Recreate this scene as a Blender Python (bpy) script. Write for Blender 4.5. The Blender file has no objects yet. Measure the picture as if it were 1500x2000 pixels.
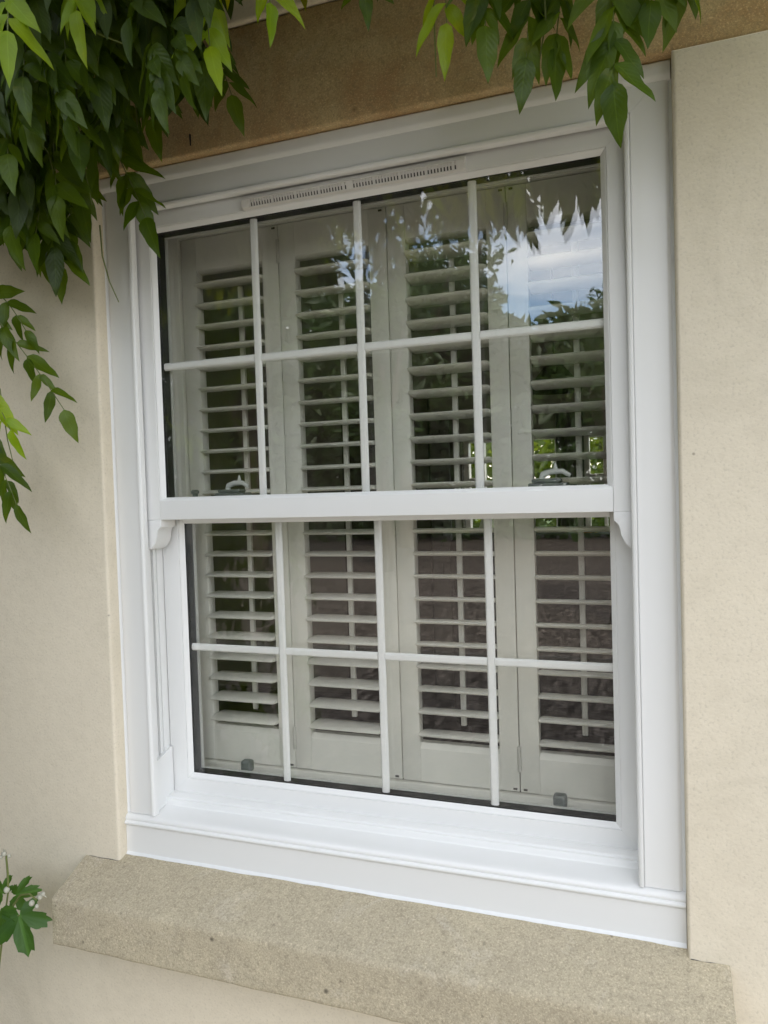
import bpy, bmesh, math, random
import numpy as np
from mathutils import Vector, Matrix

R = math.radians
rng = np.random.default_rng(7)
random.seed(7)
scene = bpy.context.scene
COL = scene.collection

# ------------------------------------------------------------------ camera
CAM = np.array([0.9648, -1.3192, 0.0041])
YAW, PITCH, ROLL, FPX = -0.3446, -0.0314, -0.0311, 1436.4          # measured from the photo (1500 x 2000 px)
_f = np.array([math.sin(YAW)*math.cos(PITCH), math.cos(YAW)*math.cos(PITCH), math.sin(PITCH)])
_r = np.array([math.cos(YAW), -math.sin(YAW), 0.0]); _u = np.cross(_r, _f)
RT = math.cos(ROLL)*_r + math.sin(ROLL)*_u
UP = -math.sin(ROLL)*_r + math.cos(ROLL)*_u
FW = _f
cam_data = bpy.data.cameras.new('camera')
cam = bpy.data.objects.new('camera', cam_data); COL.objects.link(cam)
M = Matrix.Identity(4)
for i in range(3):
    M[i][0], M[i][1], M[i][2], M[i][3] = RT[i], UP[i], -FW[i], CAM[i]
cam.matrix_world = M
cam_data.sensor_fit = 'VERTICAL'; cam_data.sensor_height = 24.0
cam_data.lens = 24.0*FPX/2000.0
cam_data.clip_start = 0.01; cam_data.clip_end = 500
scene.camera = cam

def at(u, v, Y):
    """world point at depth Y that was measured at photo position (u, v)"""
    d = FW + RT*(u-750)/FPX + UP*(1000-v)/FPX
    return CAM + d*((Y-CAM[1])/d[1])

# ------------------------------------------------------------------ sky, sun, exposure
SUN_EL, SUN_ROT = 48, 20
world = bpy.data.worlds.new('World'); scene.world = world; world.use_nodes = True
wn, wl = world.node_tree.nodes, world.node_tree.links
wn.clear()
wo = wn.new('ShaderNodeOutputWorld'); bg = wn.new('ShaderNodeBackground')
sky = wn.new('ShaderNodeTexSky'); sky.sky_type = 'NISHITA'; sky.sun_disc = False
sky.sun_elevation = R(SUN_EL); sky.sun_rotation = R(SUN_ROT); sky.air_density = 1.0; sky.dust_density = 2.0
tc = wn.new('ShaderNodeTexCoord'); mp = wn.new('ShaderNodeMapping'); mp.inputs['Scale'].default_value = (1.2, 1.2, 4.5)
cn = wn.new('ShaderNodeTexNoise'); cn.inputs['Scale'].default_value = 2.2; cn.inputs['Detail'].default_value = 7; cn.inputs['Roughness'].default_value = 0.55
cr = wn.new('ShaderNodeValToRGB'); cr.color_ramp.elements[0].position = 0.36; cr.color_ramp.elements[1].position = 0.62
mx = wn.new('ShaderNodeMix'); mx.data_type = 'RGBA'
mx.inputs['B'].default_value = (8.7, 8.65, 8.8, 1)
wl.new(tc.outputs['Generated'], mp.inputs['Vector']); wl.new(mp.outputs['Vector'], cn.inputs['Vector'])
wl.new(cn.outputs['Fac'], cr.inputs['Fac']); wl.new(cr.outputs['Color'], mx.inputs['Factor'])
wl.new(sky.outputs['Color'], mx.inputs['A']); wl.new(mx.outputs['Result'], bg.inputs['Color'])
bg.inputs['Strength'].default_value = 0.14
wl.new(bg.outputs['Background'], wo.inputs['Surface'])
sd = bpy.data.lights.new('sun', 'SUN'); sd.energy = 1.5; sd.angle = R(12); sd.color = (1.0, 0.93, 0.82)
sun = bpy.data.objects.new('sun', sd); COL.objects.link(sun)
sv = Vector((math.sin(R(SUN_ROT))*math.cos(R(SUN_EL)), math.cos(R(SUN_ROT))*math.cos(R(SUN_EL)), math.sin(R(SUN_EL))))
sun.rotation_euler = (-sv).to_track_quat('-Z', 'Y').to_euler(); sun.location = (3, 6, 12)
vs = scene.view_settings; vs.view_transform = 'Standard'; vs.look = 'None'; vs.gamma = 1; vs.use_curve_mapping = False
vs.exposure = 1.56
scene.render.engine = 'CYCLES'
scene.cycles.transparent_max_bounces = 32
scene.cycles.max_bounces = 8; scene.cycles.diffuse_bounces = 4; scene.cycles.glossy_bounces = 5

# ------------------------------------------------------------------ materials
class NT:
    def __init__(s, name):
        s.m = bpy.data.materials.new(name); s.m.use_nodes = True
        s.n, s.l = s.m.node_tree.nodes, s.m.node_tree.links
        s.b = s.n['Principled BSDF']; s.out = s.n['Material Output']
    def new(s, t, **kw):
        x = s.n.new(t)
        for k, v in kw.items(): setattr(x, k, v)
        return x
    def coord(s, kind='Object'):
        return s.new('ShaderNodeTexCoord').outputs[kind]
    def noise(s, scale, detail=4, rough=0.55, vec=None, dist=0):
        x = s.new('ShaderNodeTexNoise'); x.inputs['Scale'].default_value = scale
        x.inputs['Detail'].default_value = detail; x.inputs['Roughness'].default_value = rough; x.inputs['Distortion'].default_value = dist
        if vec is not None: s.l.new(vec, x.inputs['Vector'])
        return x.outputs['Fac']
    def ramp(s, fac, stops):
        x = s.new('ShaderNodeValToRGB'); e = x.color_ramp.elements
        while len(e) < len(stops): e.new(0.5)
        for i, (p, c) in enumerate(stops):
            e[i].position = p; e[i].color = (c, c, c, 1) if not isinstance(c, tuple) else (*c, 1)
        s.l.new(fac, x.inputs['Fac']); return x.outputs['Color']
    def mix(s, fac, a, b, blend='MIX'):
        x = s.new('ShaderNodeMix', data_type='RGBA', blend_type=blend)
        for key, v in (('Factor', fac), ('A', a), ('B', b)):
            if isinstance(v, tuple): x.inputs[key].default_value = (*v, 1)
            elif isinstance(v, (int, float)): x.inputs[key].default_value = v
            else: s.l.new(v, x.inputs[key])
        return x.outputs['Result']
    def math(s, op, a, b=None):
        x = s.new('ShaderNodeMath', operation=op)
        for i, v in enumerate((a, b)):
            if v is None: continue
            if isinstance(v, (int, float)): x.inputs[i].default_value = v
            else: s.l.new(v, x.inputs[i])
        return x.outputs[0]
    def bump(s, h, strength, dist=0.002, prev=None):
        x = s.new('ShaderNodeBump'); x.inputs['Strength'].default_value = strength; x.inputs['Distance'].default_value = dist
        s.l.new(h, x.inputs['Height'])
        if prev is not None: s.l.new(prev, x.inputs['Normal'])
        return x.outputs['Normal']
    def set(s, color=None, rough=None, normal=None, spec=None, metal=None):
        for k, v in (('Base Color', color), ('Roughness', rough), ('Normal', normal), ('Specular IOR Level', spec), ('Metallic', metal)):
            if v is None: continue
            if isinstance(v, tuple): s.b.inputs[k].default_value = (*v, 1)
            elif isinstance(v, (int, float)): s.b.inputs[k].default_value = v
            else: s.l.new(v, s.b.inputs[k])
        return s.m

def world_pos(t):
    return t.new('ShaderNodeNewGeometry').outputs['Position']

def m_upvc(name, col, rough=0.28):
    t = NT(name); p = world_pos(t)
    n = t.noise(2.5, 2, 0.5, p)
    c = t.mix(t.ramp(n, [(0.2, 0.0), (0.9, 0.12)]), col, tuple(v*k for v, k in zip(col, (0.80, 0.78, 0.72))))
    return t.set(c, rough, None, 0.45)

def m_render():
    t = NT('painted_render'); p = world_pos(t)
    big = t.noise(1.7, 5, 0.6, p); mid = t.noise(38, 5, 0.62, p); fine = t.noise(210, 4, 0.6, p)
    v = t.new('ShaderNodeTexVoronoi'); v.inputs['Scale'].default_value = 150; t.l.new(p, v.inputs['Vector'])
    spot = t.new('ShaderNodeTexVoronoi'); spot.inputs['Scale'].default_value = 9; spot.inputs['Randomness'].default_value = 1; t.l.new(p, spot.inputs['Vector'])
    c = t.mix(t.ramp(big, [(0.32, 0), (0.72, 1)]), (0.75, 0.675, 0.535), (0.69, 0.625, 0.50))
    c = t.mix(t.ramp(mid, [(0.45, 0), (0.8, 0.25)]), c, (0.56, 0.49, 0.38))
    c = t.mix(t.ramp(t.noise(3.3, 6, 0.72, p, 1.2), [(0.52, 0.0), (0.72, 0.30)]), c, (0.50, 0.45, 0.34))
    c = t.mix(t.ramp(fine, [(0.30, 0.35), (0.46, 0.0)]), c, (0.45, 0.40, 0.31))
    c = t.mix(t.ramp(spot.outputs['Distance'], [(0.012, 0.55), (0.028, 0.0)]), c, (0.16, 0.13, 0.09))
    n = t.bump(mid, 0.18, 0.0022); n = t.bump(fine, 0.42, 0.0011, n); n = t.bump(v.outputs['Distance'], 0.16, 0.0012, n)
    n = t.bump(t.noise(6, 3, 0.5, p), 0.35, 0.006, n)
    return t.set(c, 0.72, n, 0.3)

def m_stone(name, a, b, stain, stain_amt, grain, dark, pale):
    t = NT(name); p = world_pos(t)
    big = t.noise(4, 7, 0.68, p, 0.6); mid = t.noise(21, 6, 0.68, p, 0.3); g = t.noise(grain, 3, 0.75, p); g2 = t.noise(grain*0.38, 4, 0.72, p)
    c = t.mix(t.ramp(mid, [(0.3, 0), (0.7, 1)]), a, b)
    c = t.mix(t.math('MULTIPLY', t.ramp(big, [(0.42, 0), (0.66, 1)]), stain_amt), c, stain)
    c = t.mix(t.ramp(t.noise(6.5, 5, 0.7, p, 0.8), [(0.55, 0.0), (0.68, 0.55)]), c, pale)
    c = t.mix(t.ramp(g2, [(0.34, 0.55), (0.49, 0.0)]), c, tuple(x*0.55 for x in a))
    c = t.mix(t.ramp(g, [(0.34, 0.65), (0.47, 0.0)]), c, tuple(x*0.5 for x in a))
    c = t.mix(t.ramp(g, [(0.55, 0.0), (0.68, 0.55)]), c, tuple(min(1, x*1.5) for x in a))
    v = t.new('ShaderNodeTexVoronoi'); v.inputs['Scale'].default_value = 11; t.l.new(p, v.inputs['Vector'])
    w = t.new('ShaderNodeTexVoronoi'); w.inputs['Scale'].default_value = 27; t.l.new(p, w.inputs['Vector'])
    c = t.mix(t.ramp(v.outputs['Distance'], [(0.03, dark), (0.07, 0.0)]), c, (0.06, 0.052, 0.04))
    c = t.mix(t.ramp(w.outputs['Distance'], [(0.03, dark*0.7), (0.09, 0.0)]), c, (0.10, 0.085, 0.06))
    n = t.bump(g, 0.35, 0.0016); n = t.bump(g2, 0.45, 0.003, n); n = t.bump(mid, 0.35, 0.005, n)
    return t.set(c, 0.9, n, 0.15)

def m_plain(name, col, rough=0.5, spec=0.5, metal=0.0, var=0.15, scale=30):
    t = NT(name); p = world_pos(t); n = t.noise(scale, 4, 0.6, p)
    c = t.mix(t.ramp(n, [(0.3, 0.0), (0.7, var)]), col, tuple(v*0.45 for v in col))
    return t.set(c, rough, t.bump(n, 0.08, 0.002), spec, metal)

def m_glass():
    t = NT('window_glass'); t.n.remove(t.b)
    lw = t.new('ShaderNodeLayerWeight'); lw.inputs['Blend'].default_value = 0.5
    f = t.math('ADD', t.math('MULTIPLY', t.math('POWER', lw.outputs['Facing'], 5.0), 0.95), 0.062)
    tr = t.new('ShaderNodeBsdfTransparent'); tr.inputs['Color'].default_value = (0.990, 0.991, 0.980, 1)
    gl = t.new('ShaderNodeBsdfGlossy'); gl.inputs['Roughness'].default_value = 0.0; gl.inputs['Color'].default_value = (1, 1, 1, 1)
    p = world_pos(t)
    t.l.new(t.bump(t.noise(2.2, 1, 0.5, p), 0.003, 0.006), gl.inputs['Normal'])
    ms = t.new('ShaderNodeMixShader'); t.l.new(f, ms.inputs[0]); t.l.new(tr.outputs[0], ms.inputs[1]); t.l.new(gl.outputs[0], ms.inputs[2])
    t.l.new(ms.outputs[0], t.out.inputs['Surface']); return t.m

def m_leaf(name, dark, light, trans, per_object=True, veins=True):
    t = NT(name); t.n.remove(t.b)
    if per_object: rnd = t.new('ShaderNodeObjectInfo').outputs['Random']
    else: rnd = t.new('ShaderNodeNewGeometry').outputs['Random Per Island']
    p = world_pos(t)
    c = t.mix(t.ramp(rnd, [(0.0, 0.0), (1.0, 1.0)]), dark, light)
    c = t.mix(t.ramp(t.noise(45, 4, 0.6, p), [(0.35, 0.0), (0.8, 0.45)]), c, tuple(v*0.55 for v in dark))
    c = t.mix(t.ramp(t.noise(16, 5, 0.7, p, 0.5), [(0.60, 0.0), (0.70, 0.5)]), c, (light[0]*2.2, light[1]*1.3, light[2]))
    tcol = t.mix(rnd, trans, tuple(v*k for v, k in zip(trans, (1.5, 1.25, 1.0))))
    nrm = None
    if veins:
        uv = t.new('ShaderNodeUVMap').outputs['UV']; sx = t.new('ShaderNodeSeparateXYZ'); t.l.new(uv, sx.inputs[0])
        au = t.math('ABSOLUTE', t.math('SUBTRACT', sx.outputs['X'], 0.5))
        side = t.math('FRACT', t.math('MULTIPLY', t.math('SUBTRACT', sx.outputs['Y'], t.math('MULTIPLY', au, 0.5)), 9.0))
        vein = t.math('LESS_THAN', t.math('ABSOLUTE', t.math('SUBTRACT', side, 0.5)), 0.06)
        midr = t.math('LESS_THAN', au, 0.022)
        vm = t.math('MAXIMUM', t.math('MULTIPLY', vein, 0.10), t.math('MULTIPLY', midr, 0.4))
        c = t.mix(vm, c, tuple(min(1, v*1.7+0.01) for v in light))
        wv = t.math('SINE', t.math('MULTIPLY', side, 6.283))
        nrm = t.bump(wv, 0.16, 0.0008)
    df = t.new('ShaderNodeBsdfDiffuse'); tl = t.new('ShaderNodeBsdfTranslucent'); gl = t.new('ShaderNodeBsdfGlossy')
    gl.inputs['Roughness'].default_value = 0.38; gl.inputs['Color'].default_value = (0.85, 0.92, 0.85, 1)
    t.l.new(c, df.inputs['Color']); t.l.new(tcol, tl.inputs['Color'])
    if nrm is not None:
        for x in (df, gl): t.l.new(nrm, x.inputs['Normal'])
    a = t.new('ShaderNodeAddShader'); t.l.new(df.outputs[0], a.inputs[0]); t.l.new(tl.outputs[0], a.inputs[1])
    ms = t.new('ShaderNodeMixShader'); ms.inputs[0].default_value = 0.022
    t.l.new(a.outputs[0], ms.inputs[1]); t.l.new(gl.outputs[0], ms.inputs[2]); t.l.new(ms.outputs[0], t.out.inputs['Surface'])
    return t.m

def m_gravel():
    t = NT('gravel'); p = world_pos(t)
    v = t.new('ShaderNodeTexVoronoi'); v.inputs['Scale'].default_value = 30; t.l.new(p, v.inputs['Vector'])
    c = t.ramp(v.outputs['Color'], [(0.2, (0.024, 0.020, 0.017)), (0.5, (0.068, 0.056, 0.048)), (0.8, (0.26, 0.22, 0.19))])
    c = t.mix(t.ramp(t.noise(9, 4, 0.7, p), [(0.40, 0.0), (0.62, 0.6)]), c, (0.045, 0.038, 0.032))
    c = t.mix(t.ramp(t.noise(0.5, 4, 0.6, p), [(0.35, 0.0), (0.7, 0.35)]), c, (0.10, 0.085, 0.07))
    return t.set(c, 0.95, t.bump(v.outputs['Distance'], 0.25, 0.008), 0.1)

MAT = {}
MAT['upvc'] = m_upvc('white_upvc', (0.78, 0.785, 0.775))
MAT['vent'] = m_upvc('vent_plastic', (0.70, 0.685, 0.66), 0.45)
MAT['bar'] = m_upvc('glazing_bar_white', (0.84, 0.845, 0.84), 0.3)
MAT['seal'] = m_upvc('white_sealant', (0.76, 0.77, 0.77), 0.4)
MAT['shutter'] = m_upvc('shutter_paint', (0.84, 0.83, 0.785), 0.36)
MAT['wall'] = m_render()
MAT['lintel'] = m_stone('lintel_stone', (0.58, 0.455, 0.255), (0.46, 0.345, 0.18), (0.42, 0.235, 0.11), 0.7, 300, 0.4, (0.56, 0.47, 0.31))
MAT['sill'] = m_stone('sill_stone', (0.50, 0.44, 0.315), (0.43, 0.375, 0.27), (0.36, 0.315, 0.235), 0.40, 290, 0.75, (0.56, 0.51, 0.42))
MAT['black'] = m_plain('black_spacer', (0.008, 0.008, 0.009), 0.45, 0.4)
MAT['gap'] = m_plain('dark_gap', (0.02, 0.018, 0.016), 0.8, 0.1)
MAT['slot'] = m_plain('vent_slot', (0.10, 0.095, 0.09), 0.8, 0.1)
MAT['gasket'] = m_plain('grey_gasket', (0.30, 0.30, 0.30), 0.6, 0.3)
MAT['grey'] = m_plain('grey_hardware', (0.16, 0.18, 0.18), 0.4, 0.5)
MAT['lever'] = m_plain('white_hardware', (0.7, 0.72, 0.72), 0.25, 0.5, 0.0, 0.05)
MAT['hinge'] = m_plain('painted_hinge', (0.62, 0.61, 0.57), 0.35, 0.5)
MAT['glass'] = m_glass()
MAT['leaf'] = m_leaf('wisteria_leaf', (0.021, 0.042, 0.003), (0.052, 0.088, 0.004), (0.060, 0.100, 0.002))
MAT['leaf_backlit'] = m_leaf('backlit_wisteria_leaf', (0.085, 0.150, 0.006), (0.130, 0.190, 0.008), (0.22, 0.31, 0.004))  # brighter leaf copy, backlight put into its colour and translucency
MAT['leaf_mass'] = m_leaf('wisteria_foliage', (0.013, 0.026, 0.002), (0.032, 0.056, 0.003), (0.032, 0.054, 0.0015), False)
MAT['leaf_canopy'] = m_leaf('brightened_wisteria_foliage', (0.030, 0.062, 0.004), (0.080, 0.115, 0.006), (0.25, 0.29, 0.006), False)  # canopy copy brightened in colour and translucency to throw yellow-green light below
MAT['leaf_tree'] = m_leaf('tree_foliage', (0.018, 0.036, 0.010), (0.040, 0.068, 0.018), (0.025, 0.05, 0.008), False, False)
MAT['leaf_hedge'] = m_leaf('garden_foliage', (0.030, 0.052, 0.008), (0.075, 0.105, 0.014), (0.055, 0.085, 0.006), False, False)
MAT['leaf_lobed'] = m_leaf('lobed_leaf', (0.028, 0.070, 0.012), (0.045, 0.100, 0.016), (0.04, 0.09, 0.008))
MAT['stem'] = m_plain('green_stem', (0.14, 0.17, 0.05), 0.6, 0.3)
MAT['wood'] = m_plain('vine_bark', (0.16, 0.115, 0.075), 0.85, 0.2, 0, 0.7, 60)
MAT['bark'] = m_plain('tree_bark', (0.10, 0.08, 0.06), 0.9, 0.2, 0, 0.7, 12)
MAT['bud'] = m_plain('white_bud', (0.46, 0.45, 0.37), 0.6, 0.3)
MAT['gravel'] = m_gravel()
MAT['bounce'] = m_plain('bounce_paving', (0.54, 0.465, 0.34), 0.85, 0.2, 0, 0.25, 3)  # pale warm surface of the added light-bouncing strip
MAT['lawn'] = m_plain('lawn_grass', (0.05, 0.09, 0.02), 0.9, 0.2, 0, 0.6, 3)
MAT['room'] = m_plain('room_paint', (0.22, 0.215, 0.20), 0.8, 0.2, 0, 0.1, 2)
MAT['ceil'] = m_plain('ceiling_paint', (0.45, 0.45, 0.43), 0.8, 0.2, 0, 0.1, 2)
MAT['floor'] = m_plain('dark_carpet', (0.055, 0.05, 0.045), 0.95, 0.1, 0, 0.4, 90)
MAT['shade'] = m_plain('dark_lampshade', (0.03, 0.028, 0.025), 0.8, 0.2)
MAT['sofa'] = m_plain('dark_sofa_fabric', (0.045, 0.043, 0.042), 0.9, 0.15, 0, 0.3, 200)
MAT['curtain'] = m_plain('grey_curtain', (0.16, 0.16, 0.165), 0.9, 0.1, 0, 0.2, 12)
MAT['orange'] = m_plain('orange_fabric', (0.55, 0.20, 0.05), 0.8, 0.2)
MAT['yellow'] = m_plain('yellow_fabric', (0.75, 0.58, 0.12), 0.8, 0.2)
MAT['door'] = m_plain('dark_door', (0.05, 0.04, 0.032), 0.5, 0.4)

# ------------------------------------------------------------------ builders
def tag(o, label=None, cat=None, group=None, kind=None):
    for k, v in (('label', label), ('category', cat), ('group', group), ('kind', kind)):
        if v: o[k] = v
    return o
def empty(name, loc, label, cat, group=None):
    o = bpy.data.objects.new(name, None); COL.objects.link(o); o.location = loc; o.empty_display_size = 0.05
    return tag(o, label, cat, group)
def link(name, me, mat, parent=None):
    if mat is not None and not me.materials: me.materials.append(MAT[mat] if isinstance(mat, str) else mat)
    o = bpy.data.objects.new(name, me); COL.objects.link(o)
    if parent is not None:
        o.parent = parent
        o.matrix_parent_inverse = parent_inv(parent)
    return o
def parent_inv(p):
    m = Matrix.Translation(p.location) @ p.rotation_euler.to_matrix().to_4x4()
    q = p
    while q.parent is not None:
        m = (Matrix.Translation(q.parent.location) @ q.parent.rotation_euler.to_matrix().to_4x4()) @ q.matrix_parent_inverse @ m
        q = q.parent
    return m.inverted()
def finish(bm, name, mat, parent, smooth=35):
    bmesh.ops.recalc_face_normals(bm, faces=bm.faces)
    me = bpy.data.meshes.new(name); bm.to_mesh(me); bm.free()
    if smooth:
        me.polygons.foreach_set('use_smooth', [True]*len(me.polygons)); me.set_sharp_from_angle(angle=R(smooth))
    return link(name, me, mat, parent)
def raw(name, verts, faces, mat, parent=None, smooth=35):
    bm = bmesh.new(); vv = [bm.verts.new(v) for v in verts]
    for f in faces:
        try: bm.faces.new([vv[i] for i in f])
        except ValueError: pass
    return finish(bm, name, mat, parent, smooth)
def bm_box(bm, x0, x1, y0, y1, z0, z1, bevel=0.0, seg=2):
    r = bmesh.ops.create_cube(bm, size=1.0); vs_ = r['verts']
    for v in vs_:
        v.co = Vector(((x0+x1)/2+v.co.x*(x1-x0), (y0+y1)/2+v.co.y*(y1-y0), (z0+z1)/2+v.co.z*(z1-z0)))
    if bevel:
        ed = list({e for v in vs_ for e in v.link_edges})
        bmesh.ops.bevel(bm, geom=ed, offset=bevel, segments=seg, affect='EDGES', profile=0.5)
def box(name, x0, x1, y0, y1, z0, z1, mat, parent=None, bevel=0.0, seg=2):
    bm = bmesh.new(); bm_box(bm, x0, x1, y0, y1, z0, z1, bevel, seg); return finish(bm, name, mat, parent)
def fillet(poly, rad, n=3):
    """poly: list of (a, b, r) - corner r overrides; returns polygon with rounded corners"""
    out = []; N = len(poly)
    for i in range(N):
        p = Vector(poly[i][:2]); r = poly[i][2] if len(poly[i]) > 2 else rad
        a, b = Vector(poly[i-1][:2]), Vector(poly[(i+1) % N][:2])
        la, lb = (a-p).length, (b-p).length; r = min(r, la*0.45, lb*0.45)
        if r < 1e-5: out.append((p.x, p.y)); continue
        s, e = p+(a-p).normalized()*r, p+(b-p).normalized()*r
        for k in range(n+1):
            t = k/n; q = s*(1-t)**2 + p*2*t*(1-t) + e*t*t; out.append((q.x, q.y))
    return out
def loft(name, poly, place, mat, parent, smooth=35):
    """poly (d, y) is swept between two ends; place(end, d, y) gives the point"""
    n = len(poly); v = [place(0, d, y) for d, y in poly] + [place(1, d, y) for d, y in poly]
    f = [(i, (i+1) % n, n+(i+1) % n, n+i) for i in range(n)] + [tuple(range(n)), tuple(range(n, 2*n))]
    return raw(name, v, f, mat, parent, smooth)
def member(name, side, poly, x0, x1, z0, z1, m0, m1, mat, parent, g=0.0):
    """one mitred length of a rectangular frame round the opening x0..x1, z0..z1"""
    if side == 'left':   pl = lambda e, d, y: (x0-d, y, (z1+m1*d-g) if e else (z0-m0*d+g))
    if side == 'right':  pl = lambda e, d, y: (x1+d, y, (z1+m1*d-g) if e else (z0-m0*d+g))
    if side == 'top':    pl = lambda e, d, y: ((x1+m1*d-g) if e else (x0-m0*d+g), y, z1+d)
    if side == 'bottom': pl = lambda e, d, y: ((x1+m1*d-g) if e else (x0-m0*d+g), y, z0-d)
    return loft(name, poly, pl, mat, parent)
def xprism(name, poly, x0, x1, mat, parent, smooth=35):
    return loft(name, poly, lambda e, a, b: (x1 if e else x0, a, b), mat, parent, smooth)
def tube(name, pts, radii, mat, parent, sides=7):
    pts = [Vector(p) for p in pts]; v, f = [], []
    if not hasattr(radii, '__len__'): radii = [radii]*len(pts)
    for i, p in enumerate(pts):
        t = (pts[min(i+1, len(pts)-1)]-pts[max(i-1, 0)]).normalized()
        a = t.orthogonal().normalized(); b = t.cross(a)
        if i and (prev_a := last[0]) is not None:
            a = (prev_a - t*prev_a.dot(t)).normalized(); b = t.cross(a)
        last = (a,)
        for k in range(sides):
            an = 2*math.pi*k/sides; v.append(p+(a*math.cos(an)+b*math.sin(an))*radii[i])
    for i in range(len(pts)-1):
        for k in range(sides):
            f.append((i*sides+k, i*sides+(k+1) % sides, (i+1)*sides+(k+1) % sides, (i+1)*sides+k))
    f.append(tuple(range(sides))); f.append(tuple(range((len(pts)-1)*sides, len(pts)*sides)))
    return raw(name, v, f, mat, parent, 60)
def lathe(name, prof, cen, mat, parent, n=20):
    v, f = [], []
    for r, z in prof:
        for k in range(n):
            a = 2*math.pi*k/n; v.append((cen[0]+r*math.cos(a), cen[1]+r*math.sin(a), cen[2]+z))
    for i in range(len(prof)-1):
        for k in range(n): f.append((i*n+k, i*n+(k+1) % n, (i+1)*n+(k+1) % n, (i+1)*n+k))
    f.append(tuple(range(n))); f.append(tuple(range((len(prof)-1)*n, len(prof)*n)))
    return raw(name, v, f, mat, parent)

# ================================================================== the house wall
WY = -0.058                                     # face of the render
GZ = -1.60                                      # ground level
OX0, OX1 = -0.1130, 1.0130                      # window opening
LZ0, LZ1, LX0, LX1 = 0.677, 0.900, -0.34, 1.36  # lintel
SX0, SX1 = -0.203, 1.075                        # stone sill
house = empty('house', (0.45, 0.2, GZ), 'cream rendered house wall around the white sash window', 'house')

def build_wall():
    xs = [-5.0, LX0, OX0, OX1, LX1, 6.0]; zs = [GZ-0.3, -0.80, LZ0, LZ1, 4.2]
    hole = {(2, 1)} | {(i, 2) for i in (1, 2, 3)}
    bm = bmesh.new(); V = {}
    def gv(i, j, k):
        if (i, j, k) not in V: V[(i, j, k)] = bm.verts.new((xs[i], WY if k == 0 else 0.30, zs[j]))
        return V[(i, j, k)]
    for i in range(5):
        for j in range(4):
            if (i, j) in hole: continue
            bm.faces.new([gv(i, j, 0), gv(i+1, j, 0), gv(i+1, j+1, 0), gv(i, j+1, 0)])
            for di, dj, a, b in ((-1, 0, (i, j), (i, j+1)), (1, 0, (i+1, j), (i+1, j+1)), (0, -1, (i, j), (i+1, j)), (0, 1, (i, j+1), (i+1, j+1))):
                if (i+di, j+dj) in hole:
                    bm.faces.new([gv(*a, 0), gv(*b, 0), gv(*b, 1), gv(*a, 1)])
    bmesh.ops.recalc_face_normals(bm, faces=bm.faces)
    ed = [e for e in bm.edges if len(e.link_faces) == 2 and abs(e.link_faces[0].normal.dot(e.link_faces[1].normal)) < 0.3
          and all(abs(v.co.y-WY) < 1e-5 for v in e.verts)]
    bmesh.ops.bevel(bm, geom=ed, offset=0.0075, segments=4, affect='EDGES', profile=0.5)
    return finish(bm, 'wall', 'wall', house, 40)
wall_o = build_wall()

# lintel: a stone beam, slightly set back from the render, worn lower edge
def rough_prism(name, poly, x0, x1, nx, mat, parent, amp, seed, seglen=0.008, ends=True):
    pts = []
    N = len(poly)
    for i in range(N):
        a, b = Vector(poly[i]), Vector(poly[(i+1) % N]); k = max(1, int((b-a).length/seglen))
        for j in range(k): pts.append(a.lerp(b, j/k))
    from mathutils import noise as ns
    v, f = [], []; n = len(pts)
    for ix in range(nx+1):
        x = x0+(x1-x0)*ix/nx
        for p in pts:
            q = Vector((x, p.x, p.y))
            w = ns.noise_vector(q*22+Vector((seed, 0, 0)))*amp + ns.noise_vector(q*85)*amp*0.45
            if ix in (0, nx): w.x *= 0.6
            v.append(q+w)
    for ix in range(nx):
        for i in range(n): f.append((ix*n+i, ix*n+(i+1) % n, (ix+1)*n+(i+1) % n, (ix+1)*n+i))
    f.append(tuple(range(n))); f.append(tuple(range(nx*n, (nx+1)*n)))
    return raw(name, v, f, mat, parent, 50)
lint = rough_prism('lintel', fillet([(-0.0505, LZ0, 0.006), (-0.0505, LZ1-0.003, 0.003), (0.20, LZ1-0.003, 0), (0.20, LZ0, 0)], 0.004), LX0+0.001, LX1-0.001, 170,
                   'lintel', house, 0.0011, 3, 0.02)
lint['label'] = 'brown weathered stone lintel above the window'
nail = tube('nail', [at(371, 262, -0.048), at(371, 266, -0.058), at(372, 284, -0.060)], [0.0016, 0.0018, 0.0012], 'gap', house, 6)

# stone sill: weathered sloping top with a worn front edge
sp = fillet([(0.03, -0.7655, 0), (-0.0345, -0.7675, 0), (-0.066, -0.776, 0.01), (-0.158, -0.8155, 0.009), (-0.1615, -0.911, 0.006), (-0.02, -0.911, 0), (0.03, -0.911, 0)], 0.0)
ssill = rough_prism('window_sill', sp, SX0, SX1, 220, 'sill', house, 0.0013, 11)
ssill['label'] = 'sandy rough stone sill under the window'

# fine open joint where the render meets the stone sill
for xa, xb in ((SX0+0.004, OX0-0.004), (OX1+0.004, SX1-0.002)):
    P = [(xa+(xb-xa)*k/14, WY-0.0002+0.0002*math.sin(k*0.9), -0.7740+0.0005*math.sin(k*0.8+xa)) for k in range(15)]
    tube('joint', P, [0.0006+0.0002*abs(math.sin(k*0.7)) for k in range(15)], 'slot', house, 5)

# ================================================================== sash window
GX0, GX1 = 0.0, 0.90           # visible glass width
UZ0, UZ1 = 0.0, 0.5564         # upper glass
BZ0, BZ1 = -0.6150, -0.0590    # lower glass
LY = 0.060                     # lower sash sits this much further in
win = empty('sash_window', (0.45, 0.03, -0.766), 'white sliding sash window with glazing bars and horns', 'window')

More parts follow.
